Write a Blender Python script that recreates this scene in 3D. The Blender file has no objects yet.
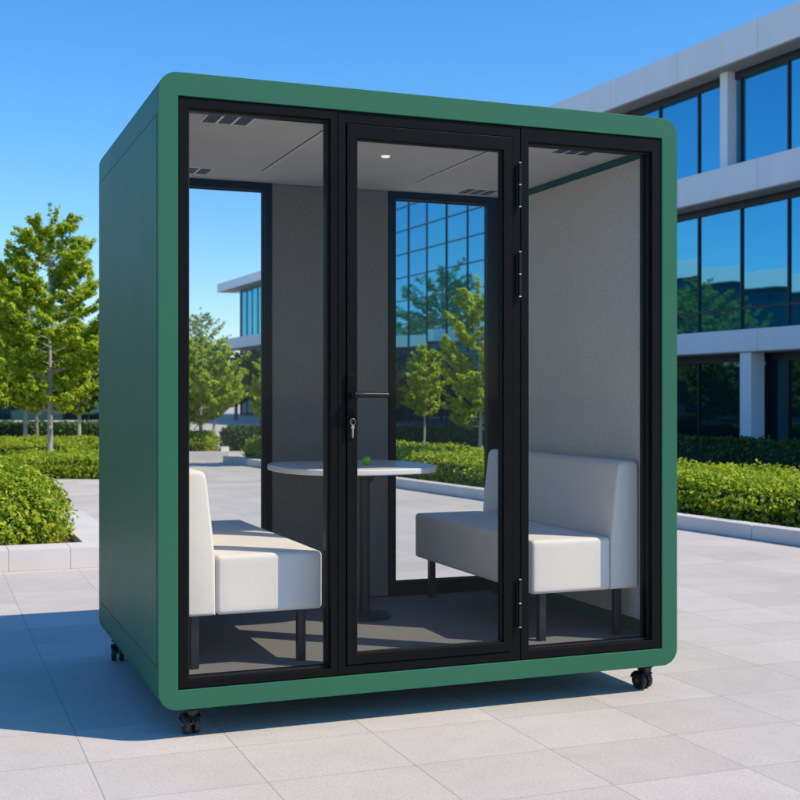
import bpy, bmesh, math, random
import numpy as np
from mathutils import Vector, Matrix
R = math.radians
scn = bpy.context.scene
COL = scn.collection

# ------------------------------------------------------------------ camera numbers
F, CY, CAMZ = 1229.08, 396.23, 1.219
def at(u, Z, z=0.0):                      # where the plaza point at bearing u and distance Z lies
    return Vector(((u - 400) / F * Z, Z, z))
def hgt(v, Z):                            # height of something seen at row v at distance Z
    return CAMZ + (CY - v) / F * Z

# ------------------------------------------------------------------ mesh collector
class MB:
    def __init__(s): s.v = []; s.f = []
    def add(s, vs, fs):
        b = len(s.v); s.v += [tuple(p) for p in vs]; s.f += [tuple(i + b for i in f) for f in fs]; return s
    def box(s, x0, x1, y0, y1, z0, z1):
        return s.add([(x0,y0,z0),(x1,y0,z0),(x1,y1,z0),(x0,y1,z0),(x0,y0,z1),(x1,y0,z1),(x1,y1,z1),(x0,y1,z1)],
                     [(0,3,2,1),(4,5,6,7),(0,1,5,4),(1,2,6,5),(2,3,7,6),(3,0,4,7)])
    def frame(s, x0, x1, z0, z1, l, r, b, t, y0, y1):   # rectangular ring in the xz plane, one solid
        o = [(x0,z0),(x1,z0),(x1,z1),(x0,z1)]; i = [(x0+l,z0+b),(x1-r,z0+b),(x1-r,z1-t),(x0+l,z1-t)]
        vs = [(x,y0,z) for x,z in o] + [(x,y0,z) for x,z in i] + [(x,y1,z) for x,z in o] + [(x,y1,z) for x,z in i]
        fs = []
        for k in range(4):
            n = (k+1) % 4
            fs += [(k,n,4+n,4+k), (8+n,8+k,12+k,12+n), (8+k,8+n,n,k), (4+k,4+n,12+n,12+k)]
        return s.add(vs, fs)
    def prism(s, poly, h0, h1, axis='z'):
        n = len(poly)
        def P(a, b, h): return (a,b,h) if axis=='z' else ((a,h,b) if axis=='y' else (h,a,b))
        vs = [P(a,b,h0) for a,b in poly] + [P(a,b,h1) for a,b in poly]
        fs = [tuple(range(n))[::-1], tuple(range(n,2*n))] + [(k,(k+1)%n,n+(k+1)%n,n+k) for k in range(n)]
        return s.add(vs, fs)
    def tube(s, pts, rad, n=10, cap=True):
        pts = [Vector(p) for p in pts]
        if not hasattr(rad, '__len__'): rad = [rad]*len(pts)
        vs = []; fs = []; up = None
        for k, p in enumerate(pts):
            d = (pts[min(k+1,len(pts)-1)] - pts[max(k-1,0)]).normalized()
            if up is None: up = d.orthogonal().normalized()
            up = (up - d*up.dot(d)).normalized(); w = d.cross(up)
            for j in range(n):
                a = 2*math.pi*j/n; vs.append(p + (up*math.cos(a) + w*math.sin(a))*rad[k])
        for k in range(len(pts)-1):
            for j in range(n):
                j2 = (j+1) % n; fs.append((k*n+j, k*n+j2, (k+1)*n+j2, (k+1)*n+j))
        if cap: fs += [tuple(range(n))[::-1], tuple(range((len(pts)-1)*n, len(pts)*n))]
        return s.add(vs, fs)
    def lathe(s, prof, n=32, c=(0,0,0), axis='z'):
        vs = []; fs = []
        for r, h in prof:
            for j in range(n):
                a = 2*math.pi*j/n; p = (r*math.cos(a), r*math.sin(a), h)
                if axis == 'x': p = (p[2], p[0], p[1])
                if axis == 'y': p = (p[1], p[2], p[0])
                vs.append((p[0]+c[0], p[1]+c[1], p[2]+c[2]))
        m = len(prof)
        for k in range(m-1):
            for j in range(n):
                j2 = (j+1) % n; fs.append((k*n+j, k*n+j2, (k+1)*n+j2, (k+1)*n+j))
        fs += [tuple(range(n))[::-1], tuple(range((m-1)*n, m*n))]
        return s.add(vs, fs)
    def build(s, name, mat, parent=None, bevel=0, seg=2, smooth=None, loc=None, rotz=0):
        me = bpy.data.meshes.new(name); me.from_pydata(s.v, [], s.f)
        bm = bmesh.new(); bm.from_mesh(me); bmesh.ops.recalc_face_normals(bm, faces=bm.faces); bm.to_mesh(me); bm.free()
        for m in (mat if isinstance(mat, (list, tuple)) else [mat]): me.materials.append(m)
        o = bpy.data.objects.new(name, me); COL.objects.link(o)
        if parent: o.parent = parent
        if loc: o.location = loc
        o.rotation_euler.z = rotz
        if bevel:
            b = o.modifiers.new('bevel', 'BEVEL'); b.width = bevel; b.segments = seg; b.limit_method = 'ANGLE'; b.angle_limit = R(40)
            b.harden_normals = False
            me.shade_smooth()
            wn = o.modifiers.new('wn', 'WEIGHTED_NORMAL'); wn.keep_sharp = True
        elif smooth:
            me.shade_smooth(); me.set_sharp_from_angle(angle=R(smooth))
        return o

def thing(name, label, cat, loc=(0,0,0), rotz=0, group=None):
    o = bpy.data.objects.new(name, None); COL.objects.link(o); o.empty_display_size = .2
    o.location = loc; o.rotation_euler = (0,0,rotz)
    return tag(o, label, cat, group)
def tag(o, label, cat, group=None, kind=None):
    if label: o['label'] = label
    if cat: o['category'] = cat
    if group: o['group'] = group
    if kind: o['kind'] = kind
    return o
def part_copy(src, parent, loc):
    c = src.copy(); COL.objects.link(c); c.parent = parent; c.location = loc
    for ch in list(src.children):
        d = ch.copy(); COL.objects.link(d); d.parent = c
    return c

# ------------------------------------------------------------------ materials
class NT:
    def __init__(s, name):
        s.m = bpy.data.materials.new(name); s.m.use_nodes = True; s.t = s.m.node_tree; s.t.nodes.clear()
        s.out = s.n('ShaderNodeOutputMaterial')
    def n(s, typ, **kw):
        nd = s.t.nodes.new(typ)
        for k, v in kw.items():
            if k.startswith('i_'):
                key = k[2:]
                nd.inputs[int(key) if key.isdigit() else key.replace('_', ' ')].default_value = v
            else: setattr(nd, k, v)
        return nd
    def l(s, a, b): s.t.links.new(a, b)
    def noise(s, scale, detail=4, rough=.55, coord='Object', vec=None):
        nz = s.n('ShaderNodeTexNoise'); nz.inputs['Scale'].default_value = scale; nz.inputs['Detail'].default_value = detail; nz.inputs['Roughness'].default_value = rough
        if vec is None:
            tc = s.n('ShaderNodeTexCoord'); vec = tc.outputs[coord]
        s.l(vec, nz.inputs['Vector']); return nz.outputs['Fac']
    def ramp(s, fac, stops):
        r = s.n('ShaderNodeValToRGB'); e = r.color_ramp.elements
        while len(e) < len(stops): e.new(.5)
        for k, (p, c) in enumerate(stops): e[k].position = p; e[k].color = (*c, 1)
        s.l(fac, r.inputs['Fac']); return r.outputs['Color']
    def mul(s, a, b):
        m = s.n('ShaderNodeMix', data_type='RGBA', blend_type='MULTIPLY'); m.inputs['Factor'].default_value = 1
        s.l(a, m.inputs['A']); s.l(b, m.inputs['B']); return m.outputs['Result']
    def bump(s, h, strength, dist):
        b = s.n('ShaderNodeBump'); b.inputs['Strength'].default_value = strength; b.inputs['Distance'].default_value = dist
        s.l(h, b.inputs['Height']); return b.outputs['Normal']
    def princ(s, **kw):
        p = s.n('ShaderNodeBsdfPrincipled')
        for k, v in kw.items():
            key = k.replace('_', ' ')
            if hasattr(v, 'is_linked'): s.l(v, p.inputs[key])
            else: p.inputs[key].default_value = v
        return p.outputs[0]
    def done(s, sh): s.l(sh, s.out.inputs['Surface']); return s.m

def C(r, g, b, a=1): return (r, g, b, a)
def varied(name, c, rough=.5, amt=.12, scale=6, bump=0, bscale=200, bdist=.002, metallic=0, spec=.5, rvar=.08, **kw):
    t = NT(name)
    nz = t.noise(scale)
    lo = tuple(max(0, x*(1-amt)) for x in c); hi = tuple(x*(1+amt) for x in c)
    col = t.ramp(nz, [(.25, lo), (.75, hi)])
    rr = t.n('ShaderNodeMapRange'); rr.inputs['To Min'].default_value = max(0, rough-rvar); rr.inputs['To Max'].default_value = min(1, rough+rvar)
    t.l(t.noise(scale*2.7), rr.inputs['Value'])
    args = dict(Base_Color=col, Roughness=rr.outputs[0], Metallic=metallic, Specular_IOR_Level=spec)
    if bump: args['Normal'] = t.bump(t.noise(bscale, 3), bump, bdist)
    args.update(kw)
    return t.done(t.princ(**args))

M = {}
M['green'] = varied('green powder coat', (.028,.128,.072), .46, .04, 1.2, 0, rvar=.05, spec=.17)
M['green_gap'] = varied('panel gap', (.008,.02,.016), .8, .1)
M['black'] = varied('black anodised aluminium', (.005,.005,.005), .42, .12, 5, 0, spec=.09)
M['rubber'] = varied('black rubber', (.010,.010,.011), .55, .2, 30, .1, 300, .0005)
M['gasket'] = varied('black gasket', (.004,.004,.004), .7, .1)
M['chrome'] = varied('bright steel', (.62,.60,.56), .25, .06, 60, metallic=1)
M['brass'] = varied('key metal', (.42,.35,.23), .38, .1, 120, metallic=1)
M['ceiling'] = varied('grey ceiling board', (.52,.49,.445), .85, .07, 3.5, .1, 300, .001)
M['soffit_line'] = varied('pale joint', (.70,.68,.66), .7, .05)
M['dark_joint'] = varied('dark joint', (.02,.02,.02), .8, .05)
M['grille'] = varied('vent grille', (.05,.05,.048), .7, .2, 200)
M['lamp'] = varied('lens of the downlight', (.85,.85,.82), .3, .02, Emission_Color=C(1,.97,.92), Emission_Strength=.5)
M['hinge'] = varied('satin black hinge', (.007,.007,.0075), .34, .1, 40, spec=.3)
M['leg'] = varied('dark steel leg', (.016,.017,.019), .4, .1, 20, spec=.4)
M['tabletop'] = varied('pale laminate', (.72,.715,.70), .34, .04, 5)
M['apple'] = varied('green ball', (.24,.62,.05), .4, .15, 60)
M['concrete'] = varied('pale concrete kerb', (.60,.575,.545), .85, .10, 1.6, .2, 60, .004)
def panel_mat():
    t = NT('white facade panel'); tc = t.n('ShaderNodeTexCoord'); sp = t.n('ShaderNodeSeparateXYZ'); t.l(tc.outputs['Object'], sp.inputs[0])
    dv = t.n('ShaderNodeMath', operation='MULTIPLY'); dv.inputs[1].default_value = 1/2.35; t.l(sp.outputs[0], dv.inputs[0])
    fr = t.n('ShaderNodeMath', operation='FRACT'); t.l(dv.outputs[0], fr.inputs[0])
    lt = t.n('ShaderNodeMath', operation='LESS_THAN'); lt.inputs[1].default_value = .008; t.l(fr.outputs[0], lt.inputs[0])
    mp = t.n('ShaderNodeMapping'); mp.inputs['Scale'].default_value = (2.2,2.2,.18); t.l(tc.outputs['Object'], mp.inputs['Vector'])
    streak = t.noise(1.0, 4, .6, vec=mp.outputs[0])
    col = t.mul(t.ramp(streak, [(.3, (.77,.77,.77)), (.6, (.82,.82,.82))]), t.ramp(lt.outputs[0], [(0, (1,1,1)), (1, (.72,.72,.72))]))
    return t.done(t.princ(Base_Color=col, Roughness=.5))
M['panel'] = panel_mat()
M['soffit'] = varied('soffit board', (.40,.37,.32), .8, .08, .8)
M['mullion'] = varied('dark mullion', (.012,.018,.022), .45, .1)
M['soil'] = varied('bark mulch', (.16,.075,.045), .95, .5, 40, .8, 60, .02)
M['bark'] = varied('grey bark', (.20,.17,.135), .9, .35, 14, .7, 40, .01)
M['palebark'] = varied('pale bark', (.36,.34,.30), .9, .25, 14, .5, 40, .01)
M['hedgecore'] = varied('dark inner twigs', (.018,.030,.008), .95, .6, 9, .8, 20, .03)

def fabric(name, c, s1, amt, bstr, bdist, rough=.92, sheen=.15):
    t = NT(name)
    tc = t.n('ShaderNodeTexCoord')
    big = t.noise(3.2, 4, .6, vec=tc.outputs['Object']); fine = t.noise(s1, 3, .7, vec=tc.outputs['Object'])
    col = t.mul(t.ramp(fine, [(.28, tuple(x*(1-amt) for x in c)), (.72, tuple(x*(1+amt) for x in c))]),
                t.ramp(big, [(.3, (.93,.93,.93)), (.7, (1,1,1))]))
    return t.done(t.princ(Base_Color=col, Roughness=rough, Specular_IOR_Level=.2, Sheen_Weight=sheen, Normal=t.bump(fine, bstr, bdist)))
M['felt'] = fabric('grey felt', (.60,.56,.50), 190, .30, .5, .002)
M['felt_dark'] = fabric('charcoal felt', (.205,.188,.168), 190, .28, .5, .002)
M['carpet'] = fabric('charcoal carpet', (.175,.168,.160), 260, .45, .8, .003, sheen=.05)
M['sofa'] = fabric('off-white upholstery', (.78,.71,.63), 240, .06, .3, .0012, .75, .1)

# clear panes: light and sight go straight through, with the reflection of a real pane
def pane_mat():
    t = NT('clear pane')
    tr = t.n('ShaderNodeBsdfTransparent'); tr.inputs['Color'].default_value = C(.965,.975,.972)
    gl = t.n('ShaderNodeBsdfGlossy'); gl.inputs['Roughness'].default_value = 0.0; gl.inputs['Color'].default_value = C(.9,.95,1)
    ge = t.n('ShaderNodeNewGeometry'); dt = t.n('ShaderNodeVectorMath', operation='DOT_PRODUCT')
    t.l(ge.outputs['Normal'], dt.inputs[0]); t.l(ge.outputs['Incoming'], dt.inputs[1])
    ab = t.n('ShaderNodeMath', operation='ABSOLUTE'); t.l(dt.outputs['Value'], ab.inputs[0])
    om = t.n('ShaderNodeMath', operation='SUBTRACT'); om.inputs[0].default_value = 1; t.l(ab.outputs[0], om.inputs[1])
    pw5 = t.n('ShaderNodeMath', operation='POWER'); t.l(om.outputs[0], pw5.inputs[0]); pw5.inputs[1].default_value = 5
    fr = t.n('ShaderNodeMath', operation='MULTIPLY_ADD'); t.l(pw5.outputs[0], fr.inputs[0]); fr.inputs[1].default_value = .3; fr.inputs[2].default_value = .006
    mx = t.n('ShaderNodeMixShader'); t.l(fr.outputs[0], mx.inputs[0]); t.l(tr.outputs[0], mx.inputs[1]); t.l(gl.outputs[0], mx.inputs[2])
    return t.done(mx.outputs[0])
M['pane'] = pane_mat()

def curtain_mat(name, tint, deep, refl, wob=.03):
    t = NT(name)
    gl = t.n('ShaderNodeBsdfGlossy'); gl.inputs['Roughness'].default_value = .015; gl.inputs['Color'].default_value = C(*tint)
    nz = t.noise(.55, 2)
    oi = t.n('ShaderNodeObjectInfo'); wn = t.n('ShaderNodeTexWhiteNoise', noise_dimensions='1D'); t.l(oi.outputs['Random'], wn.inputs['W'])
    ce = t.n('ShaderNodeVectorMath', operation='SUBTRACT'); ce.inputs[1].default_value = (.5,.5,.5); t.l(wn.outputs['Color'], ce.inputs[0])
    sc = t.n('ShaderNodeVectorMath', operation='SCALE'); sc.inputs['Scale'].default_value = .030; t.l(ce.outputs[0], sc.inputs[0])
    ad = t.n('ShaderNodeVectorMath', operation='ADD'); t.l(t.bump(nz, wob, .12), ad.inputs[0]); t.l(sc.outputs[0], ad.inputs[1])
    no = t.n('ShaderNodeVectorMath', operation='NORMALIZE'); t.l(ad.outputs[0], no.inputs[0])
    t.l(no.outputs[0], gl.inputs['Normal'])
    d = t.n('ShaderNodeBsdfDiffuse')
    rnd = t.n('ShaderNodeNewGeometry')
    t.l(t.ramp(t.noise(.35, 3), [(.3, tuple(x*.6 for x in deep)), (.7, tuple(x*1.5 for x in deep))]), d.inputs['Color'])
    lw = t.n('ShaderNodeLayerWeight'); lw.inputs['Blend'].default_value = .5
    mr = t.n('ShaderNodeMapRange'); mr.inputs['To Min'].default_value = refl; mr.inputs['To Max'].default_value = min(1, refl+.25)
    t.l(lw.outputs['Fresnel'], mr.inputs['Value'])
    mx = t.n('ShaderNodeMixShader'); t.l(mr.outputs[0], mx.inputs[0]); t.l(d.outputs[0], mx.inputs[1]); t.l(gl.outputs[0], mx.inputs[2])
    return t.done(mx.outputs[0])
M['blueglass'] = curtain_mat('blue solar glass', (.14,.49,.70), (.012,.100,.125), .60)
M['tealglass'] = curtain_mat('teal tinted glass', (.16,.42,.50), (.005,.022,.026), .22)

def leaf_mat(name, lo, mid, hi, trans=.52, rough=.42):
    t = NT(name)
    g = t.n('ShaderNodeNewGeometry')
    col = t.ramp(g.outputs['Random Per Island'], [(.0, lo), (.5, mid), (1.0, hi)])
    p = t.princ(Base_Color=col, Roughness=rough, Specular_IOR_Level=.45)
    tl = t.n('ShaderNodeBsdfTranslucent'); t.l(col, tl.inputs['Color'])
    mx = t.n('ShaderNodeMixShader'); mx.inputs[0].default_value = trans
    t.l(p, mx.inputs[1]); t.l(tl.outputs[0], mx.inputs[2])
    return t.done(mx.outputs[0])
M['leaf_tree'] = leaf_mat('young tree leaves', (.140,.300,.014), (.390,.545,.024), (.680,.690,.060))
M['leaf_far'] = leaf_mat('far tree leaves', (.130,.240,.020), (.270,.380,.030), (.430,.480,.045))
M['leaf_hedge'] = leaf_mat('hedge leaves', (.095,.225,.011), (.330,.470,.020), (.660,.670,.050))
M['leaf_dark'] = leaf_mat('dark hedge leaves', (.030,.085,.012), (.055,.130,.018), (.095,.170,.024), .3)

# paving: long slabs laid in running bond, square to the pod
YAW = .3697
def paving_mat():
    t = NT('granite paving')
    tc = t.n('ShaderNodeTexCoord')
    mp = t.n('ShaderNodeMapping'); t.l(tc.outputs['Object'], mp.inputs['Vector'])
    def bricks(c1, c2, cm, mortar):
        b = t.n('ShaderNodeTexBrick'); b.offset = 0; b.offset_frequency = 2; b.squash = 1
        b.inputs['Color1'].default_value = C(*c1); b.inputs['Color2'].default_value = C(*c2); b.inputs['Mortar'].default_value = C(*cm)
        b.inputs['Scale'].default_value = 1; b.inputs['Mortar Size'].default_value = mortar; b.inputs['Mortar Smooth'].default_value = .2
        b.inputs['Bias'].default_value = 0; b.inputs['Brick Width'].default_value = .502; b.inputs['Row Height'].default_value = .42
        t.l(mp.outputs[0], b.inputs['Vector']); return b
    b = bricks((.530,.488,.440), (.605,.556,.505), (.36,.325,.29), .0021)
    speck = t.noise(95, 4, .75, vec=tc.outputs['Object']); stain = t.noise(.8, 6, .66, vec=tc.outputs['Object']); mid = t.noise(9, 4, .6, vec=tc.outputs['Object'])
    col = t.mul(b.outputs['Color'], t.ramp(speck, [(.30, (.74,.73,.72)), (.5, (1,1,1)), (.72, (1.07,1.07,1.07))]))
    col = t.mul(col, t.ramp(stain, [(.28, (.86,.85,.84)), (.62, (1,1,1))]))
    col = t.mul(col, t.ramp(mid, [(.3, (.955,.955,.955)), (.7, (1.02,1.02,1.02))]))
    h = t.n('ShaderNodeMath', operation='MULTIPLY_ADD'); h.inputs[1].default_value = -2.2
    t.l(b.outputs['Fac'], h.inputs[0]); t.l(speck, h.inputs[2])
    return t.done(t.princ(Base_Color=col, Roughness=.72, Specular_IOR_Level=.35, Normal=t.bump(h.outputs[0], .3, .0015)))
M['paving'] = paving_mat()

# ------------------------------------------------------------------ ground
FX, FY = -.8461, 4.3034
g = MB(); g.add([(-900,-900,0),(900,-900,0),(900,900,0),(-900,900,0)], [(0,1,2,3)])
o = g.build('paving', M['paving'], loc=(FX - .255*math.cos(YAW) - .71*math.sin(YAW), FY - .255*math.sin(YAW) + .71*math.cos(YAW), 0), rotz=YAW); o['kind'] = 'structure'

# ------------------------------------------------------------------ the pod
G = .112
W, D, H = 2.1352, 1.5552, 2.25
def pw(x, y, z=0):
    c, s = math.cos(YAW), math.sin(YAW)
    return (FX + x*c - y*s, FY + x*s + y*c, z)
pod = thing('meeting_pod', 'dark green meeting pod on small casters, black framed glass front and rounded corners', 'meeting pod', (FX, FY, 0), YAW)

def rrect(x0, x1, z0, z1, r, n=10):
    P = []
    for cx, cz, a0 in ((x1-r,z0+r,-90),(x1-r,z1-r,0),(x0+r,z1-r,90),(x0+r,z0+r,180)):
        for k in range(n+1):
            a = R(a0 + 90*k/n); P.append((cx+r*math.cos(a), cz+r*math.sin(a)))
    return P
TH = .070
def ring(y0, y1, grow=0, inner=0):
    m = MB(); po = rrect(-grow, W+grow, G-grow, G+H+grow, .068+grow); n = len(po)
    pi = []
    x0, x1, z0, z1 = TH-inner, W-TH-.003+inner, G+TH-inner, G+H-.083+inner
    for k in range(n):                                     # inner outline with the same count of points, square corners
        q = k // (n//4)
        pi.append([(x1,z0),(x1,z1),(x0,z1),(x0,z0)][q])
    vs = [(x,y0,z) for x,z in po] + [(x,y1,z) for x,z in po]; fs = [(k,(k+1)%n,n+(k+1)%n,n+k) for k in range(n)]
    ic = [(x1,z0),(x1,z1),(x0,z1),(x0,z0)]
    b = len(vs)
    vs += [(x,y0,z) for x,z in ic] + [(x,y1,z) for x,z in ic]
    fs += [(b+k, b+4+k, b+4+(k+1)%4, b+(k+1)%4) for k in range(4)]
    for base, ib in ((0,b),(n,b+4)):
        for q in range(4):
            seq = [base + q*(n//4) + j for j in range(n//4)]
            for a, c2 in zip(seq[:-1], seq[1:]): fs.append((a, c2, ib+q))
            fs.append((seq[-1], base + ((q+1)*(n//4))%n, ib+(q+1)%4, ib+q))
    return m.add(vs, fs)
ring(.026, D).build('shell', M['green'], pod, smooth=35)
ring(.0235, .0265, -.0025, .001).build('shell_joint', M['green_gap'], pod, smooth=35)
ring(0, .024).build('front_bezel', M['green'], pod, bevel=.0018, seg=2)
# side skins: a flat sheet on each side with a hairline gap above and below
for sx in (0, 1):
    x0, x1 = (-.0012, .004) if sx == 0 else (W-.004, W+.0012)
    MB().box(x0, x1, .032, D-.004, G+.155, G+2.098).build('side_panel', M['green'], pod, bevel=.0008, seg=1)
    x0, x1 = (-.0004, .004) if sx == 0 else (W-.004, W+.0004)
    MB().box(x0, x1, .0295, D-.002, G+.1505, G+2.1025).build('panel_gap', M['green_gap'], pod)
# underside
MB().box(.05, W-.20, .16, D-.05, G-.012, G-.001).build('chassis', M['rubber'], pod)

def pane(x0, x1, z0, z1, y, parent, name='glass'):
    return MB().box(x0-.006, x1+.006, y, y+.006, z0-.006, z1+.006).build(name, M['pane'], parent)
# front: fixed light, door frame, door, fixed light
zb, zt = G+.0735, G+2.1645
def fixed(x0, x1, gx0, gx1, gz0, gz1, y0, y1, yp, name='window'):
    f = MB().frame(x0, x1, zb, zt, gx0-x0, x1-gx1, gz0-zb, zt-gz1, y0, y1).build(name, M['black'], pod, bevel=.0016)
    MB().frame(gx0-.001, gx1+.001, gz0-.001, gz1+.001, .008, .008, .008, .008, yp-.010, yp-.0005).build('glazing_bead', M['gasket'], f)
    pane(gx0, gx1, gz0, gz1, yp, f)
    return f
fixed(.0725, .6625, .108, .635, G+.101, G+2.130, .006, .100, .040)
fixed(1.4195, 2.0605, 1.453, 2.018, G+.107, G+2.108, .006, .100, .040)
# door frame, open ring of three sides
MB().frame(.6645, 1.4175, zb, zt, .0310, .0350, .0330, .0430, .008, .100).build('door_frame', M['black'], pod, bevel=.0016)
dz0, dz1 = G+.1095, G+2.1185
door = MB().frame(.6985, 1.3805, dz0, dz1, .0395, .0375, .0375, .0515, .003, .058).build('door', M['black'], pod, bevel=.0018)
MB().frame(.737, 1.344, G+.146, G+2.068, .007, .007, .007, .007, .018, .0275).build('glazing_bead', M['gasket'], door)
pane(.738, 1.343, G+.147, G+2.067, .028, door)
# backing strips that keep daylight out of the hairline gaps
b = MB()
for x in (.6635, 1.4185): b.box(x-.008, x+.008, .060, .099, zb, zt)
b.build('gap_seal', M['gasket'], pod)
# handle
pl = MB().box(.6955, .7255, -.007, .0032, G+.952, G+1.190).build('lock_plate', M['black'], door, bevel=.003)
lv = MB()
lv.tube([(.7105,-.006,G+1.112),(.7105,-.046,G+1.112)], .0100, 14)
lv.tube([(.7105,-.046,G+1.112),(.730,-.049,G+1.112),(.760,-.049,G+1.112),(.842,-.047,G+1.1115)], [.0125,.0120,.0112,.0105], 14)
lv.build('handle', M['hinge'], door, smooth=40)
cy = MB(); cy.lathe([(.0065,-.0115),(.0065,-.004)], 18, (.7105,0,G+1.018), 'y'); cy.box(.7075,.7135,-.0110,-.004,G+1.000,G+1.014)
cy.build('lock_cylinder', M['leg'], door, smooth=40)
# hinges
for z0, z1 in ((1.848,2.020),(1.497,1.672),(.204,.391)):
    hb = MB().tube([(1.4085,-.006,G+z0),(1.4085,-.006,G+z1)], .0060, 14)
    hb.box(1.3965,1.4080,-.0008,.0045,G+z0+.006,G+z1-.006)
    h = hb.build('hinge', M['hinge'], pod, smooth=40)
    for zz in (z0, (z0+z1)/2, z1):
        MB().tube([(1.4085,-.006,G+zz-.0022),(1.4085,-.006,G+zz+.0022)], .0064, 14).build('hinge_ring', M['chrome'], h, smooth=40)
# back wall: two windows and a felt covered pier
def back_window(x0, x1, gx0, gx1):
    f = MB().frame(x0, x1, zb, G+2.142, gx0-x0, x1-gx1, G+.168-zb, .040, 1.462, 1.540).build('rear_window', M['black'], pod, bevel=.0016)
    MB().frame(gx0-.001, gx1+.001, G+.167, G+2.103, .007, .007, .007, .007, 1.488, 1.4995).build('glazing_bead', M['gasket'], f)
    pane(gx0, gx1, G+.168, G+2.102, 1.500, f)
back_window(.0725, .808, .108, .773)
back_window(1.417, 2.0605, 1.453, 1.978)
MB().box(.8095, 1.4155, 1.490, 1.545, zb, zt).build('rear_pier', M['green'], pod)
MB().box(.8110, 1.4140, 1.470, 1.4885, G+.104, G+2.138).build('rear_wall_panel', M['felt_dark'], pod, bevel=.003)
MB().box(.0725, 2.0605, 1.475, 1.548, G+2.1425, zt).build('rear_header', M['black'], pod)
# linings
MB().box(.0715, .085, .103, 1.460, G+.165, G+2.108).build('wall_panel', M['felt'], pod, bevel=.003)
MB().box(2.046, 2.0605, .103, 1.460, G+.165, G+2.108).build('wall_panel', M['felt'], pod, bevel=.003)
MB().box(.0715, 2.0610, .102, 1.474, zb-.001, G+.100).build('floor_carpet', M['carpet'], pod)
cl = MB().box(.0715, 2.0440, .102, 1.474, G+2.140, G+2.158).build('ceiling_panel', M['ceiling'], pod)
for xs in (.679, 1.450):
    MB().box(xs-.0022, xs+.0022, .19, 1.17, G+2.1385, G+2.1412).build('ceiling_joint', M['dark_joint'], cl)
    MB().box(xs+.0035, xs+.0135, .19, 1.17, G+2.1380, G+2.1412).build('ceiling_trim', M['soffit_line'], cl)
for vx, vy in ((.292,.185),(.370,1.258),(1.840,1.322),(1.792,.230)):
    v = MB().box(vx-.092, vx+.092, vy-.080, vy+.080, G+2.1370, G+2.1410).build('vent', M['soffit_line'], pod, bevel=.001)
    q = MB()
    for k in (-1, 0, 1):
        for j in range(6):
            yy = vy - .067 + j*.0232
            q.box(vx+k*.060-.0235, vx+k*.060+.0235, yy, yy+.0175, G+2.1358, G+2.1385)
    q.build('grille', M['grille'], v)
    q = MB()
    for k in (-1, 0, 1): q.box(vx+k*.060-.0245, vx+k*.060+.0245, vy-.069, vy+.069, G+2.1363, G+2.1384)
    q.build('duct', M['gasket'], v)
MB().lathe([(.015,G+2.1342),(.018,G+2.1360),(.0195,G+2.1412)], 24, (1.086,.633,0)).build('downlight', M['lamp'], pod, smooth=40)

# casters
def caster(x, y, swivel):
    m = MB(); m.lathe([(.030,G-.018),(.030,G-.0165)], 24); m.lathe([(.013,.070),(.013,G-.0175)], 16)
    c = m.build('caster', M['rubber'], pod, smooth=40, loc=(x, y, 0), rotz=swivel)
    hd = MB()
    P = [(.036,.040)] + [(.041*math.cos(R(a)), .0355 + .041*math.sin(R(a))) for a in range(15, 166, 15)] + [(-.036,.040),(-.016,.052),(.016,.052)]
    hd.prism([(a - .020, b) for a, b in P], -.0045, .0045, 'y'); hd.prism([(a*1.0 - .020, b) for a, b in [(.041*math.cos(R(q)), .0355+.041*math.sin(R(q))) for q in range(40,171,10)] + [(.0385*math.cos(R(q)), .0355+.0385*math.sin(R(q))) for q in range(170,39,-10)]], -.031, .031, 'y'); hd.box(-.030, .016, -.018, .018, .0775, .0955)
    hd.build('hood', M['rubber'], c, bevel=.0015)
    for sgn in (-1, 1):
        w = MB(); y0 = .0065*sgn; y1 = .0290*sgn
        w.lathe([(.029,y0),(.0345,y0+.002*sgn),(.0355,(y0+y1)/2),(.0345,y1-.003*sgn),(.029,y1),(.017,y1-.003*sgn)], 32, (-.020,0,.0355), 'y')
        wo = w.build('wheel', M['rubber'], c, smooth=30)
    ax = MB(); ax.tube([(-.020,-.0330,.0355),(-.020,.0330,.0355)], .0075, 14); ax.build('axle', M['chrome'], c, smooth=40)
caster(.135, .078, R(-84)); caster(2.036, .082, R(-76)); caster(.066, 1.420, R(-100)); caster(2.000, 1.430, R(-120))

# key hanging in the lock
KS = .64
key = thing('door_key', 'small pale key and ring hanging from the lock of the black door', 'key', pw(.7105,-.012,G+1.018), YAW)
k = MB(); k.prism([(-.0012,-.020),(.0012,-.020),(.0012,.004),(-.0012,.004)], -.008, .006, 'x')
pts = [(0 + .0155*math.cos(R(a)), -.014 + .002*math.sin(R(a)), -.009 + .0190*math.sin(R(a))) for a in range(0, 361, 15)]
MB().tube(pts, .0017, 8, cap=False).build('ring', M['brass'], key, smooth=60)
kb = MB(); bow = [(.0105*math.cos(R(a)), -.040 + .0125*math.sin(R(a))) for a in range(0, 360, 20)]
kb.prism(bow, -.016, -.013, 'y')
kb.prism([(-.0048,-.051),(.0048,-.051),(.0048,-.080),(.003,-.083),(.0048,-.086),(.0025,-.091),(.0042,-.095),(-.001,-.104),(-.0048,-.100)], -.0158, -.0132, 'y')
kb.build('blade', M['brass'], key, bevel=.0005, seg=1)
key.scale = (KS, 1, KS)

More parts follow.
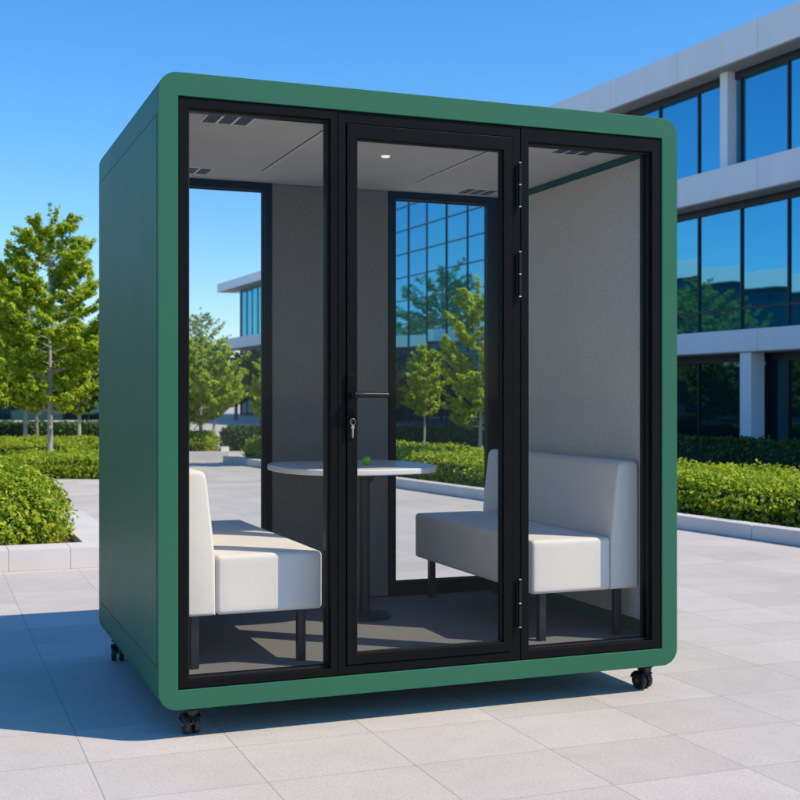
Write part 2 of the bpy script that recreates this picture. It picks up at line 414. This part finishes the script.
# ------------------------------------------------------------------ sofas
def loft(sections):
    n = len(sections[0]); m = MB(); vs = [p for s in sections for p in s]; fs = []
    for k in range(len(sections)-1):
        for j in range(n): fs.append((k*n+j, k*n+(j+1)%n, (k+1)*n+(j+1)%n, (k+1)*n+j))
    fs += [tuple(range(n))[::-1], tuple(range((len(sections)-1)*n, len(sections)*n))]
    return m.add(vs, fs)
def cushion(x0, x1, y0, y1, z0, z1, bevel, crown, name, parent):
    bm = bmesh.new(); bmesh.ops.create_cube(bm, size=1)
    for v in bm.verts: v.co = Vector((x0+(v.co.x+.5)*(x1-x0), y0+(v.co.y+.5)*(y1-y0), z0+(v.co.z+.5)*(z1-z0)))
    bmesh.ops.bevel(bm, geom=bm.edges[:], offset=bevel, segments=5, profile=.5, affect='EDGES')
    bmesh.ops.subdivide_edges(bm, edges=[e for e in bm.edges if e.calc_length() > .12], cuts=10, use_grid_fill=True)
    for v in bm.verts:
        a = 1-abs((v.co.x-(x0+x1)/2)/((x1-x0)/2))**2.5; b2 = 1-abs((v.co.y-(y0+y1)/2)/((y1-y0)/2))**4
        t = (v.co.z-z0)/(z1-z0)
        if t > .5: v.co.z += crown*max(a,0)*max(b2,0)*(t-.5)*2
    me = bpy.data.meshes.new(name); bm.to_mesh(me); bm.free(); me.materials.append(M['sofa']); me.shade_smooth(); me.set_sharp_from_angle(angle=R(50))
    o = bpy.data.objects.new(name, me); COL.objects.link(o); o.parent = parent; return o
def sofa(label, loc, rot, bt, front, half, top):
    s = thing('sofa', label, 'sofa', loc, rot, 'facing sofas inside the pod')
    cushion(bt, front, -half, half, .200, .420, .017, .005, 'seat', s)
    # backrest: leaning front, rounded top, rounded ends
    prof = [(.004,.200),(bt-.002,.200),(bt-.003,.40),(bt-.014,.52),(bt-.034,top-.045),(bt-.039,top-.018),(bt-.048,top-.005),(bt-.060,top),(.024,top),(.013,top-.004),(.006,top-.013),(.004,top-.035)]
    cx, cz = bt*.5, .45
    def sec(y, ins): return [(x + (cx-x)*min(1,ins/ (bt*.5)) , y, z + math.copysign(min(abs(cz-z),ins), cz-z)) for x, z in prof]
    r = .016
    S = []
    for a in (0,22.5,45,67.5,90): S.append(sec(-half + r*(1-math.cos(R(a))) , r*(1-math.sin(R(a)))))
    for a in (90,67.5,45,22.5,0): S.append(sec(half - r*(1-math.cos(R(a))), r*(1-math.sin(R(a)))))
    loft(S).build('backrest', M['sofa'], s, smooth=42)
    for lx, ly in ((.080,-half+.055),(front-.070,-half+.055),(.080,half-.055),(front-.070,half-.055)):
        m = MB(); m.box(lx-.016, lx+.016, ly-.016, ly+.016, 0, .1995); m.build('leg', M['leg'], s, bevel=.003)
    return s
fz = G + .100
sofa('off-white two seat sofa on black legs at the left wall of the green pod', pw(.0865,.780,fz), YAW, .152, .560, .640, .733)
sofa('off-white two seat sofa on black legs at the right wall under grey felt', pw(2.0445,.780,fz), YAW+math.pi, .140, .508, .640, .735)

# table
tb = thing('table', 'small pale grey oval table on one black post between the sofas', 'table', pw(1.060,1.02,fz), YAW)
P = []
for a in range(0, 360, 5):
    c, s_ = math.cos(R(a)), math.sin(R(a)); e = 2/2.5
    P.append((.362*math.copysign(abs(c)**e, c), min(.36, .425*math.copysign(abs(s_)**e, s_))))
MB().prism(P, .668, .694, 'z').build('tabletop', M['tabletop'], tb, bevel=.006, seg=3)
MB().tube([(.050,-.05,.015),(.050,-.05,.655)], .0245, 24).build('post', M['leg'], tb, smooth=40)
m = MB(); m.box(-.07,.17,-.066,-.034,.652,.6675); m.box(.034,.066,-.20,.12,.6525,.667)
m.prism([(.074,.652),(.110,.652),(.074,.600)], -.054, -.046, 'y'); m.build('bracket', M['leg'], tb, bevel=.002)
MB().lathe([(.122,0),(.122,.008),(.114,.014),(.030,.018)], 48, (.050,-.05,.0005)).build('base', M['leg'], tb, smooth=30)
# ball on the table
bm = bmesh.new(); bmesh.ops.create_icosphere(bm, subdivisions=4, radius=.0205)
for v in bm.verts: v.co += v.co.normalized()*.0008*math.sin(9*math.atan2(v.co.y, v.co.x))*math.sin(v.co.z*150)
me = bpy.data.meshes.new('ball'); bm.to_mesh(me); bm.free(); me.shade_smooth(); me.materials.append(M['apple'])
o = bpy.data.objects.new('ball', me); COL.objects.link(o); o.location = pw(1.105,.93,fz+.6945+.0202)
tag(o, 'small bright green ball resting on the pale grey table', 'ball')

# ------------------------------------------------------------------ leaves
def leaf_mesh(name, pts, nrm, size, mat, rng, parent=None, aspect=.55, jitter=.6, ret_mesh=False):
    n = len(pts); pts = np.asarray(pts, float); nrm = np.asarray(nrm, float)
    d = nrm + rng.normal(0, jitter, (n,3)); d /= np.linalg.norm(d, axis=1)[:,None] + 1e-9     # leaf normal
    t = rng.normal(0, 1, (n,3)); t -= d*(t*d).sum(1)[:,None]; t /= np.linalg.norm(t, axis=1)[:,None] + 1e-9
    b = np.cross(d, t)
    L = size*rng.uniform(.6, 1.25, n)[:,None]; Wd = L*aspect*rng.uniform(.8,1.15,n)[:,None]; fold = Wd*rng.uniform(.1,.5,n)[:,None]
    base = pts - t*L*.5
    v0 = base; v1 = base + t*L*.48 + b*Wd*.5 + d*fold*.5; v2 = base + t*L - d*L*.12; v3 = base + t*L*.48 - b*Wd*.5 + d*fold*.5
    V = np.stack([v0,v1,v2,v3], 1).reshape(-1,3)
    k = np.arange(n)*4
    T = np.stack([k,k+1,k+2, k,k+2,k+3], 1).reshape(-1).astype(np.int32)
    me = bpy.data.meshes.new(name)
    me.vertices.add(len(V)); me.vertices.foreach_set('co', V.astype(np.float32).ravel())
    me.loops.add(len(T)); me.loops.foreach_set('vertex_index', T)
    me.polygons.add(len(T)//3); me.polygons.foreach_set('loop_start', np.arange(0, len(T), 3, dtype=np.int32))
    me.update(calc_edges=True); me.validate(); me.materials.append(mat)
    if ret_mesh: return me
    o = bpy.data.objects.new(name, me); COL.objects.link(o)
    if parent: o.parent = parent
    return o

def tree(label, base, h, cb, rad, tr, nl, ls, seed, leafm, barkm, group='young trees round the plaza', shape=.42, dens=1.0):
    rng = np.random.default_rng(seed); rnd = random.Random(seed)
    t = thing('tree', label, 'tree', base, rnd.uniform(0, 6.28), group)
    m = MB()
    # leader
    lean = Vector((rnd.uniform(-.02,.02), rnd.uniform(-.02,.02), 0)); top = h*.96
    lead = [Vector((0,0,-.05)) + lean*(i/9*h) + Vector((rnd.uniform(-.012,.012)*h*.3, rnd.uniform(-.012,.012)*h*.3, 0))*(i > 0) + Vector((0,0,(top+.05)*i/9)) for i in range(10)]
    m.tube(lead, [tr*(1.25 if i == 0 else (1 - .88*i/9)) for i in range(10)], 9)
    def lp(z):
        s = max(0, min(8.999, z/top*9)); i = int(s); return lead[i].lerp(lead[i+1], s-i)
    P = []; N = []
    nb = int(26*dens) + 14
    tips = []
    for i in range(nb):
        f = (i+.5)/nb; z = cb*.93 + (h*.94-cb*.93)*f**.95
        env = rad*max(.30, 1-(abs(f-shape)/(shape*1.25 if f < shape else (1-shape)*1.08))**2.3)**.62
        env = max(env, rad*.18)*rnd.uniform(.66,1.10)
        a = i*2.39996 + rnd.uniform(-.4,.4); rise = (.30+.60*f)*env*rnd.uniform(.6,1.25)
        s0 = lp(max(cb*.80, z-rise*.8)); out = Vector((math.cos(a), math.sin(a), 0))
        e = s0 + out*env + Vector((0,0,rise))
        mid = s0.lerp(e, .5) + Vector((0,0,-.10*env)) + Vector((rnd.uniform(-.06,.06)*env, rnd.uniform(-.06,.06)*env, 0))
        br = [s0, s0.lerp(mid,.5)+Vector((0,0,-.03*env)), mid, mid.lerp(e,.55)+Vector((0,0,.03*env)), e]
        r0 = tr*.36*(1-.6*f); m.tube(br, [r0, r0*.8, r0*.6, r0*.4, r0*.15], 5)
        tips.append((br, env))
        ns = 9
        for j in range(ns):
            q = .35 + .65*(j+.5)/ns; bp_ = br[2].lerp(br[4], (q-.5)*2) if q > .5 else br[1].lerp(br[2], (q-.25)*4)
            aa = a + rnd.choice((-1,1))*rnd.uniform(.5,1.3); tl = env*rnd.uniform(.22,.50)
            te = bp_ + Vector((math.cos(aa)*tl, math.sin(aa)*tl, tl*rnd.uniform(.1,.9)))
            m.tube([bp_, bp_.lerp(te,.5)+Vector((0,0,-.02*tl)), te], [r0*.35, r0*.25, r0*.1], 4, cap=False)
            tips.append(([bp_, bp_, bp_.lerp(te,.4), bp_.lerp(te,.7), te], tl))
    for i in range(4):
        e = lead[-1] + Vector((rnd.uniform(-.12,.12)*rad, rnd.uniform(-.12,.12)*rad, h*.05*rnd.uniform(.2,1)))
        tips.append(([lp(top*.86)]*2 + [lp(top*.9), lp(top*.95), e], rad*.3))
    wts = np.array([x[1] for x in tips]); wts = wts/wts.sum()
    for (br, env), w in zip(tips, wts):
        k = max(6, int(3.6*nl*w)); s = rng.beta(1.6, 1.0, k)*1.03 + .02
        A = np.array([br[1], br[2], br[3], br[4]])
        g3 = np.clip(s, 0, .9999)*3; gi = g3.astype(int); pp = A[gi] + (A[gi+1]-A[gi])*(g3-gi)[:,None] + (A[3]-A[2])*np.clip(s-1,0,1)[:,None]*2
        sp = max(.055*rad + .02, env*.14)*(1.1-.5*s[:,None])
        off = rng.normal(0, 1, (k,3)); off /= np.linalg.norm(off,axis=1)[:,None]; off *= sp*(rng.uniform(.15,1.25,(k,1)) + (rng.random((k,1)) < .12)*rng.uniform(.1,.7,(k,1)))*np.array([1,1,.85])
        P.append(pp+off); nn = off/ (sp+1e-6); nn[:,2] += .8; nn += np.array([ .95*math.cos(t.rotation_euler.z) -.31*math.sin(t.rotation_euler.z), -.95*math.sin(t.rotation_euler.z) -.31*math.cos(t.rotation_euler.z), .9])*.75; N.append(nn)
    m.build('trunk', barkm, t, smooth=60)
    leaf_mesh('crown', np.concatenate(P), np.concatenate(N), ls*.95, leafm, rng, t)
    return t

def hedge(label, corners, h, n, ls, seed, leafm, group='clipped hedges round the plaza', rough=.05, round_=.10, name='hedge', z0=0.0):
    """corners: four plan points round the hedge, in order. A trimmed box of leaves over dark twigs."""
    rng = np.random.default_rng(seed)
    c = [Vector((p[0], p[1], 0)) for p in corners]; org = (c[0]+c[1]+c[2]+c[3])/4
    t = thing(name, label, 'hedge', (org.x, org.y, z0), 0, group)
    c = [p-org for p in c]
    A = np.array([tuple(p) for p in c])
    def q(a, b): return ((1-a)*(1-b))[:,None]*A[0] + (a*(1-b))[:,None]*A[1] + (a*b)[:,None]*A[2] + ((1-a)*b)[:,None]*A[3]
    l01, l12, l23, l30 = [(c[(i+1)%4]-c[i]).length for i in range(4)]
    areas = np.array([(l01+l23)/2*(l12+l30)/2, l01*h, l12*h, l23*h, l30*h]); ns = (n*areas/areas.sum()).astype(int)
    P = []; N = []
    def lump(p): return (np.sin(p[:,0]*3.1+1.3*seed)*np.cos(p[:,1]*2.7+seed) + .6*np.sin(p[:,0]*7.3+p[:,1]*5.1+seed))*rough*.5
    k = ns[0]; p = q(rng.random(k), rng.random(k)); p[:,2] = h + lump(p) + rng.normal(0, rough*.55, k); P.append(p); N.append(np.tile([.35,-.12,1.], (k,1)))
    for i in range(4):
        k = ns[i+1]; s = rng.random(k); a, b = A[i], A[(i+1)%4]
        p = a + (b-a)*s[:,None]; d = (b-a)/np.linalg.norm(b-a); nn = np.array([d[1],-d[0],0])
        if (nn*( (a+b)/2)).sum() < 0: nn = -nn
        z = rng.random(k)**.85*h; p[:,2] = z
        p += nn*(rng.normal(0, rough*.6, k) + np.sin(s*np.linalg.norm(b-a)*4.3+seed)*rough*.4 + np.cos(z*9+s*11)*rough*.25)[:,None]
        P.append(p); N.append(np.tile(nn+np.array([0,0,.45]), (k,1)))
    P = np.concatenate(P); N = np.concatenate(N)
    # soften the top edges and corners
    if round_:
        cen = A.mean(0); 
        edge = np.full(len(P), 9.)
        for i in range(4):
            a, b = A[i], A[(i+1)%4]; d = (b-a)/np.linalg.norm(b-a); nn = np.array([-d[1], d[0], 0])
            if (nn*(cen-a)).sum() < 0: nn = -nn
            e = np.clip(((P-a)*nn).sum(1), 0, None); edge = np.minimum(edge, e)
        top = P[:,2] > h*.7
        u_ = np.clip(1-edge/round_, 0, 1); P[top,2] -= (u_**2*round_*.75*rng.uniform(.6,1.2,len(P)))[top]
    P[:,2] = np.maximum(P[:,2], .02)
    # stray sprigs
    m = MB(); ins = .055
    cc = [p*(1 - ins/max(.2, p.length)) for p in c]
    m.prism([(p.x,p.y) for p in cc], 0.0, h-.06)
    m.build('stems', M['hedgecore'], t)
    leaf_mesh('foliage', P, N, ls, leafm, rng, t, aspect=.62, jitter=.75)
    return t

# ------------------------------------------------------------------ left planter with a rounded shrub
def lw(x, y, z=0): return pw(x, y, z)
pl = thing('planter', 'low white stone planter with bark mulch at the left, holding the nearest shrub', 'planter', lw(-1.5,5.9), YAW)
m = MB()
XL, XR, Y0, Y1 = -5.0, 2.12, -1.28, 1.55; kw = .30
def kerb_ring(x0, x1, y0, y1, kw, h, name, parent, mat, seg=.9):
    k = MB(); jo = .002
    def run(a0, a1, fn):
        n = max(1, round((a1-a0)/seg)); 
        for i in range(n): fn(a0+(a1-a0)*i/n+jo/2, a0+(a1-a0)*(i+1)/n-jo/2)
    run(x0, x1, lambda a, b: k.box(a, b, y0, y0+kw, 0, h)); run(x0, x1, lambda a, b: k.box(a, b, y1-kw, y1, 0, h))
    run(y0+kw+jo, y1-kw-jo, lambda a, b: k.box(x0, x0+kw, a, b, 0, h)); run(y0+kw+jo, y1-kw-jo, lambda a, b: k.box(x1-kw, x1, a, b, 0, h))
    return k.build(name, mat, parent, bevel=.003, seg=2)
kerb_ring(XL, XR, Y0, Y1, kw, .150, 'kerb', pl, M['concrete'], .42)
MB().box(XL+.28, XR-.28, Y0+.28, Y1-.28, 0, .095).build('soil', M['soil'], pl)
def shrub(label, domes, n, ls, seed):
    """a rounded, knobbly shrub mass standing in the planter: overlapping domes of leaves (pod-frame x, y, radii, height)"""
    rng = np.random.default_rng(seed)
    ox, oy = domes[0][0], domes[0][1]
    t = thing('shrub', label, 'shrub', lw(ox, oy, .09), YAW)
    P = []; N = []; Dm = np.array(domes)
    per = n//len(domes)
    for k, (x, y, rx, ry, h) in enumerate(domes):
        u_ = rng.normal(0,1,(per,3)); u_[:,2] = np.abs(u_[:,2]); u_ /= np.linalg.norm(u_,axis=1)[:,None]
        b = 1 + .06*np.sin(u_[:,0]*9+k*2)*np.cos(u_[:,1]*8+k) + .05*np.sin(u_[:,0]*19+u_[:,2]*15+u_[:,1]*17+k) + np.abs(rng.normal(0,.035,per))
        dep = np.where(rng.random(per) < .4, rng.uniform(.80,.97,per), 1.0)
        flat = u_.copy(); flat[:,2] = np.sign(flat[:,2])*np.abs(flat[:,2])**.75
        p = flat*np.array([rx,ry,h])*(b*dep)[:,None] + np.array([x-ox,y-oy,0])
        keep = np.ones(per, bool)
        for j, (x2,y2,rx2,ry2,h2) in enumerate(domes):
            if j != k: keep &= (((p[:,0]-x2+ox)/rx2)**2 + ((p[:,1]-y2+oy)/ry2)**2 + (p[:,2]/h2)**2) > .62
        nn = u_/np.array([rx,ry,h]); nn /= np.linalg.norm(nn,axis=1)[:,None]; nn[:,2] += .4
        P.append(p[keep]); N.append(nn[keep])
    P = np.concatenate(P); N = np.concatenate(N); P[:,2] = np.maximum(P[:,2], .015)
    leaf_mesh('foliage', P, N, ls, M['leaf_hedge'], rng, t, aspect=.60, jitter=.65)
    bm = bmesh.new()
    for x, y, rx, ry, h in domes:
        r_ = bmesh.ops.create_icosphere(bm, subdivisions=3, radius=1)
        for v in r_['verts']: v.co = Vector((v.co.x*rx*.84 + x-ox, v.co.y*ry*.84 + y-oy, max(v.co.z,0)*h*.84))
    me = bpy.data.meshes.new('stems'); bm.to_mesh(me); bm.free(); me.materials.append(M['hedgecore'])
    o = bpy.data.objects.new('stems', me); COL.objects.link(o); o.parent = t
shrub('bushy yellow-green shrub filling the white stone planter at the left',
      [(-.34,5.72,.62,.74,.60),(-1.15,5.85,.75,.85,.64),(-2.0,5.8,.8,.8,.62),(-2.9,5.85,.85,.85,.66),(-3.8,5.8,.8,.8,.63),(-4.4,5.8,.7,.8,.6)], 75000, .046, 5)

# ------------------------------------------------------------------ hedges
# long planter behind the pod on the right
def rl(s, w): # along the kerb line: s metres away from the near end, w to the right of it
    a = Vector(pw(5.884+.40, 3.832-4.0)); d = Vector((Vector(pw(5.11,11.105))-Vector(pw(5.884,3.832)))).normalized(); r = Vector((d.y,-d.x,0))
    return a + d*s + r*w
LL = 18.2
kr = thing('kerb', 'long grey stone kerb in front of the hedge right of the pod', 'kerb', tuple(rl(0,0)), 0)
d = (rl(1,0)-rl(0,0)); kr.rotation_euler.z = math.atan2(d.y, d.x)
m = MB()
n = 16
for i in range(n): m.box(LL*i/n+.003, LL*(i+1)/n-.003, -.17, 0, 0, .125)
m.build('stone', M['concrete'], kr, bevel=.008)
m = MB().box(0, LL, -2.75, -.172, 0, .06); m.build('soil', M['soil'], kr)
hedge('long low yellow-green hedge behind the grey stone kerb right of the pod', [rl(0,.33), rl(LL-.3,.33), rl(LL-.3,2.1), rl(0,2.1)], .395, 150000, .052, 11, M['leaf_hedge'], rough=.06)
hedge('dark green low hedge along the foot of the nearer glass building', [rl(2,6.7), rl(20,5.2), rl(20,6.1), rl(2,7.6)], .50, 26000, .07, 12, M['leaf_dark'])
# left rows
def wp(u, Z): return at(u, Z)
hedge('low square hedge at the left edge, nearest of the hedges behind the shrub', [(-6.0,18.25),(-3.75,18.0),(-3.75,20.3),(-6.0,20.5)], .27, 30000, .05, 13, M['leaf_hedge'])
hedge('wide low hedge at the left, just behind the square hedge by the tree', [(-14,22.4),(-6.1,22.4),(-6.1,26),(-14,26)], .33, 40000, .06, 14, M['leaf_hedge'])
hedge('wide low hedge at the left behind the tree trunk, close to the pod', [(-5.9,23.2),(-4.85,23.0),(-4.85,26),(-5.9,26)], .31, 12000, .055, 15, M['leaf_hedge'])
hedge('farthest dark low hedge before the low dark building at the left', [(-24,34),(-6.2,34),(-6.2,36),(-24,36)], .43, 26000, .09, 16, M['leaf_dark'])
hedge('dark hedge seen through the right rear window behind the bright hedge', [(-4.0,27.4),(4.5,27.0),(4.5,28.4),(-4.0,28.8)], .50, 16000, .075, 17, M['leaf_dark'])
p2 = thing('planter', 'far white kerbed planter with a tree seen through the left rear window', 'planter', (-4.35,24.6,0), R(8))
kerb_ring(-.85, .92, -1.2, 1.2, .16, .16, 'kerb', p2, M['concrete'])
MB().box(-.67,.74,-1.02,1.02,0,.10).build('soil', M['soil'], p2)
hedge('small square hedge in the far white kerbed planter left rear', [(-5.02,23.7),(-3.72,23.75),(-3.8,25.5),(-5.1,25.45)], .42, 9000, .05, 18, M['leaf_hedge'], z0=.05)

# ------------------------------------------------------------------ trees
def ptree(label, u, Z, vt, vb, hw, tr, nl, ls, seed, far=False, pale=False, **kw):
    b = at(u, Z)
    tree(label, (b.x, b.y, 0), hgt(vt, Z), hgt(vb, Z), hw/F*Z, tr, nl, ls, seed, M['leaf_far' if far else 'leaf_tree'], M['palebark' if pale else 'bark'], **kw)
ptree('tallest yellow-green tree at the left, full crown over a pale trunk beside the pod', 50, 20.6, 206, 402, 56, .052, 17000, .075, 21, pale=True, dens=1.5)
ptree('yellow-green tree cut by the left edge of the picture', -18, 23.5, 283, 398, 44, .06, 9000, .085, 22)
ptree('slim pale trunk tree standing left of the tallest tree, behind the hedges', 25, 29, 318, 405, 30, .055, 5000, .10, 23, far=True, pale=True)
ptree('slim pale trunk tree right of the tallest tree, close beside the pod wall', 80, 28, 325, 408, 26, .05, 4500, .10, 24, far=True, pale=True)
ptree('grey trunk tree far behind the tallest tree at the left', 37, 33, 330, 405, 28, .05, 4000, .11, 25, far=True)
ptree('round yellow-green tree on a pale trunk seen through the left rear window', 201, 24.3, 336, 414, 44, .05, 9000, .075, 26, pale=True)
ptree('tree beside the black frame at the right of the left rear window', 279, 21.5, 352, 416, 28, .04, 5000, .07, 27)
ptree('bigger yellow-green tree seen through the right rear window', 481, 17.3, 277, 420, 40, .034, 7500, .056, 28, pale=True)
ptree('small yellow-green tree on a thin trunk seen through the right rear window', 424, 19.3, 341, 408, 21, .024, 3000, .052, 29, pale=True)
ptree('tree with a pale trunk at the left edge of the right rear window', 384, 27, 345, 410, 18, .045, 1800, .085, 30, far=True, pale=True)
ptree('faint far tree against the sky in the left rear window', 203, 52, 308, 365, 22, .07, 700, .14, 31, far=True)
ptree('thin trunk tree behind the round tree, left of it in the rear window', 190, 33, 352, 412, 20, .05, 2500, .10, 32, far=True, pale=True)
ptree('thin trunk tree behind the round tree, right of it in the rear window', 214, 34, 352, 412, 22, .05, 2500, .10, 33, far=True, pale=True)

tree('broad tree at the left across the plaza, mirrored in the middle storey glass', (-14,35,0), 5.4, 1.5, 1.9, .09, 5000, .11, 34, M['leaf_far'], M['bark'], shape=.42)
tree('tall broad tree at the far left, mirrored in the tall curtain wall', (-24.5,72,0), 9.8, 2.2, 4.2, .2, 6000, .26, 35, M['leaf_far'], M['bark'], shape=.42)
for u_, Z_, vt_, hw_, sd_, lab_ in ((236,62,352,20,41,'dark green tree before the far glass building, left of the pair in the rear window'),
                              (262,56,346,22,42,'dark green tree before the far glass building, beside the rear window frame')):
    b_ = at(u_, Z_); tree(lab_, (b_.x, b_.y, 0), hgt(vt_, Z_), .9, hw_/F*Z_, .10, 2500, .2, sd_, M['leaf_dark'], M['bark'])
# ------------------------------------------------------------------ buildings
def building(name, label, org, du, u0, u1, depth, slabs, storeys, glassy, setback, bay, bayoff, cols=(), colmat=None, panes=1, transoms=(), ret=0.0, upcols=()):
    """org: plan point on the fascia line; du: unit vector along it. slabs: (z0,z1). storeys: (z0,z1,glass) between slabs."""
    du = Vector((du[0],du[1],0)).normalized(); dw = Vector((-du.y, du.x, 0))
    t = thing(name, label, 'building', (org[0],org[1],0), math.atan2(du.y,du.x))
    for z0, z1 in slabs:
        top = z1 == max(s[1] for s in slabs)
        MB().box(u0, u1, 0, depth, z0, z1).build('roof' if top else 'floor_band', M['panel'], t, bevel=.02)
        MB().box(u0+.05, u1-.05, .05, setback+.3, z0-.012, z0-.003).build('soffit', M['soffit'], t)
    MB().box(u0+ret+.25, u1-ret-.25, setback+.25, depth-.3, 0, slabs[0][0]).build('core', M['tealglass'], t)
    for (z0, z1, gm, tr) in storeys:
        k = 0; src = None
        a = u0+ret
        edges = [a]
        e = bayoff
        while e < a+.3: e += bay
        while e < u1-ret-.3: edges.append(e); e += bay
        edges.append(u1-ret)
        for a, b in zip(edges[:-1], edges[1:]):
            full = abs(b-a-bay) < 1e-6
            if full and src is not None: part_copy(src, t, (a, setback, z0)); continue
            m = MB(); m.box(-.017,.017,-.025,.05,0,z1-z0); L = b-a
            m.box(.017, L-.017, -.025, .05, (z1-z0)-.16, z1-z0); m.box(.017, L-.017, -.025, .05, 0, .05)
            for j in range(1, panes): m.box(L*j/panes-.02, L*j/panes+.02, -.03, .05, .05, (z1-z0)-.16)
            for z in tr: m.box(.017, L-.017, -.022, .05, z-z0-.02, z-z0+.02)
            w = m.build('window', M['mullion'], t, loc=(a, setback, z0))
            MB().box(.01, L-.01, .012, .03, .01, z1-z0-.01).build('pane', gm, w)
            if full: src = w
    for (uc, w0, wd, z0, z1) in cols:
        MB().box(uc-wd/2, uc+wd/2, w0, w0+wd, z0, z1).build('column', M['panel'], t, bevel=.01)
    return t
dA = (.4004, -.9163)
# nearer building on the right
def u_at(px, w):            # distance along the facade of the point seen at column px on the plane set back by w
    du = Vector((dA[0],dA[1])); dw = Vector((-dA[1], dA[0])); o_ = Vector((5.41,24.0)) + dw*w; k_ = (px-400)/F
    return (o_.x - k_*o_.y)/(k_*du.y - du.x)
S = .50
bay = (u_at(789,S) - u_at(699,S))/2; off = u_at(699,S)
c_up = (u_at(713,.25)+u_at(730,.25))/2
g_c = u_at(747,.10)
building('office_building', 'white banded office building at the right with blue glass storeys and square columns', (5.41,24.0), dA, -6.4, 13.0, 11.0,
    [(2.02,2.43),(4.89,5.46),(7.33,7.94)],
    [(0.0,2.02,M['tealglass'],()),(2.43,4.89,M['blueglass'],(2.86,)),(5.46,7.33,M['blueglass'],())],
    True, S, bay, off-bay*8,
    cols=[(g_c+k*bay*3.0, .06, .31, 0, 2.02) for k in (-2,-1,0,1,2,3)] + [(c_up+k*bay*3.0, .30, .22, 5.46, 7.33) for k in (-2,-1,0,1,2,3)])
# farther glass buildings, same street line set back
def Bpt(Y): return (-11.9 + .437*(80-Y), Y)
building('glass_building', 'distant flat roofed glass building with an overhanging roof corner in the left rear window', Bpt(80), dA, 0, 19, 14,
    [(4.2,4.86),(7.98,8.51)], [(0,4.2,M['tealglass'],()),(4.86,7.98,M['blueglass'],())], True, .8, 2.3, .6, panes=2, ret=2.6)
building('glass_building', 'tall curtain wall building of square blue panes seen through the right rear window', Bpt(61), dA, 0, 18.5, 12,
    [(10.5,10.9)], [(0,2.2,M['tealglass'],()),(2.2,10.5,M['blueglass'],(3.3,4.3,5.3,6.3,7.3,8.3,9.3))], True, .05, 3.7, .5, panes=2)
# low pavilion at the far left, its front towards us
building('low_building', 'long low dark glass building with a pale flat roof far behind the left trees', (-46,60), (1,.05), 0, 34, 10,
    [(4.1,4.75)], [(0,4.1,M['tealglass'],())], True, .8, 2.6, .4, panes=2, ret=.5)
# office block across the plaza, mirrored in the blue glass on the right
building('office_building', 'white office block across the plaza at the left, mirrored in blue glass', (-24,14), (0,1), 0, 34, 12,
    [(2.9,3.5),(6.2,7.0)], [(0,2.9,M['tealglass'],()),(3.5,6.2,M['tealglass'],())], True, .4, 2.8, .4, panes=2)

# ------------------------------------------------------------------ light
SUN_EL = 49.0
sd = Vector((.951, -.309, 0)).normalized()          # on the ground, towards the sun
w = bpy.data.worlds.new('World'); scn.world = w; w.use_nodes = True
nt = w.node_tree; bg = nt.nodes['Background']
sk = nt.nodes.new('ShaderNodeTexSky'); sk.sky_type = 'NISHITA'; sk.sun_disc = False
sk.sun_elevation = R(SUN_EL); sk.sun_rotation = math.atan2(sd.x, sd.y)
sk.air_density = 1.3; sk.dust_density = .5; sk.ozone_density = 9; sk.altitude = 1000
hs = nt.nodes.new('ShaderNodeHueSaturation'); hs.inputs['Saturation'].default_value = 1.18
nt.links.new(sk.outputs[0], hs.inputs['Color']); nt.links.new(hs.outputs[0], bg.inputs['Color']); bg.inputs['Strength'].default_value = .135
sl = bpy.data.lights.new('sun', 'SUN'); sl.energy = 3.45; sl.angle = R(.53); sl.color = (1,.87,.69)
so = bpy.data.objects.new('sun', sl); COL.objects.link(so)
v = Vector((sd.x*math.cos(R(SUN_EL)), sd.y*math.cos(R(SUN_EL)), math.sin(R(SUN_EL))))
so.rotation_euler = v.to_track_quat('Z', 'Y').to_euler(); so.location = (8,-4,12)

# ------------------------------------------------------------------ camera and output
cam = bpy.data.cameras.new('camera'); co = bpy.data.objects.new('camera', cam); COL.objects.link(co)
co.location = (0,0,CAMZ); co.rotation_euler = (R(90),0,0)
cam.sensor_width = 36; cam.lens = F/800*36; cam.shift_y = (CY-400)/800; cam.clip_end = 3000; cam.clip_start = .05
cam.dof.use_dof = True; cam.dof.focus_distance = 5.1; cam.dof.aperture_fstop = 6.3
scn.camera = co
scn.render.resolution_x = scn.render.resolution_y = 1024
vs = scn.view_settings; vs.view_transform = 'Standard'; vs.look = 'None'; vs.exposure = .5; vs.gamma = 1; vs.use_curve_mapping = False
scn.cycles.max_bounces = 12; scn.cycles.transparent_max_bounces = 24; scn.cycles.use_denoising = True
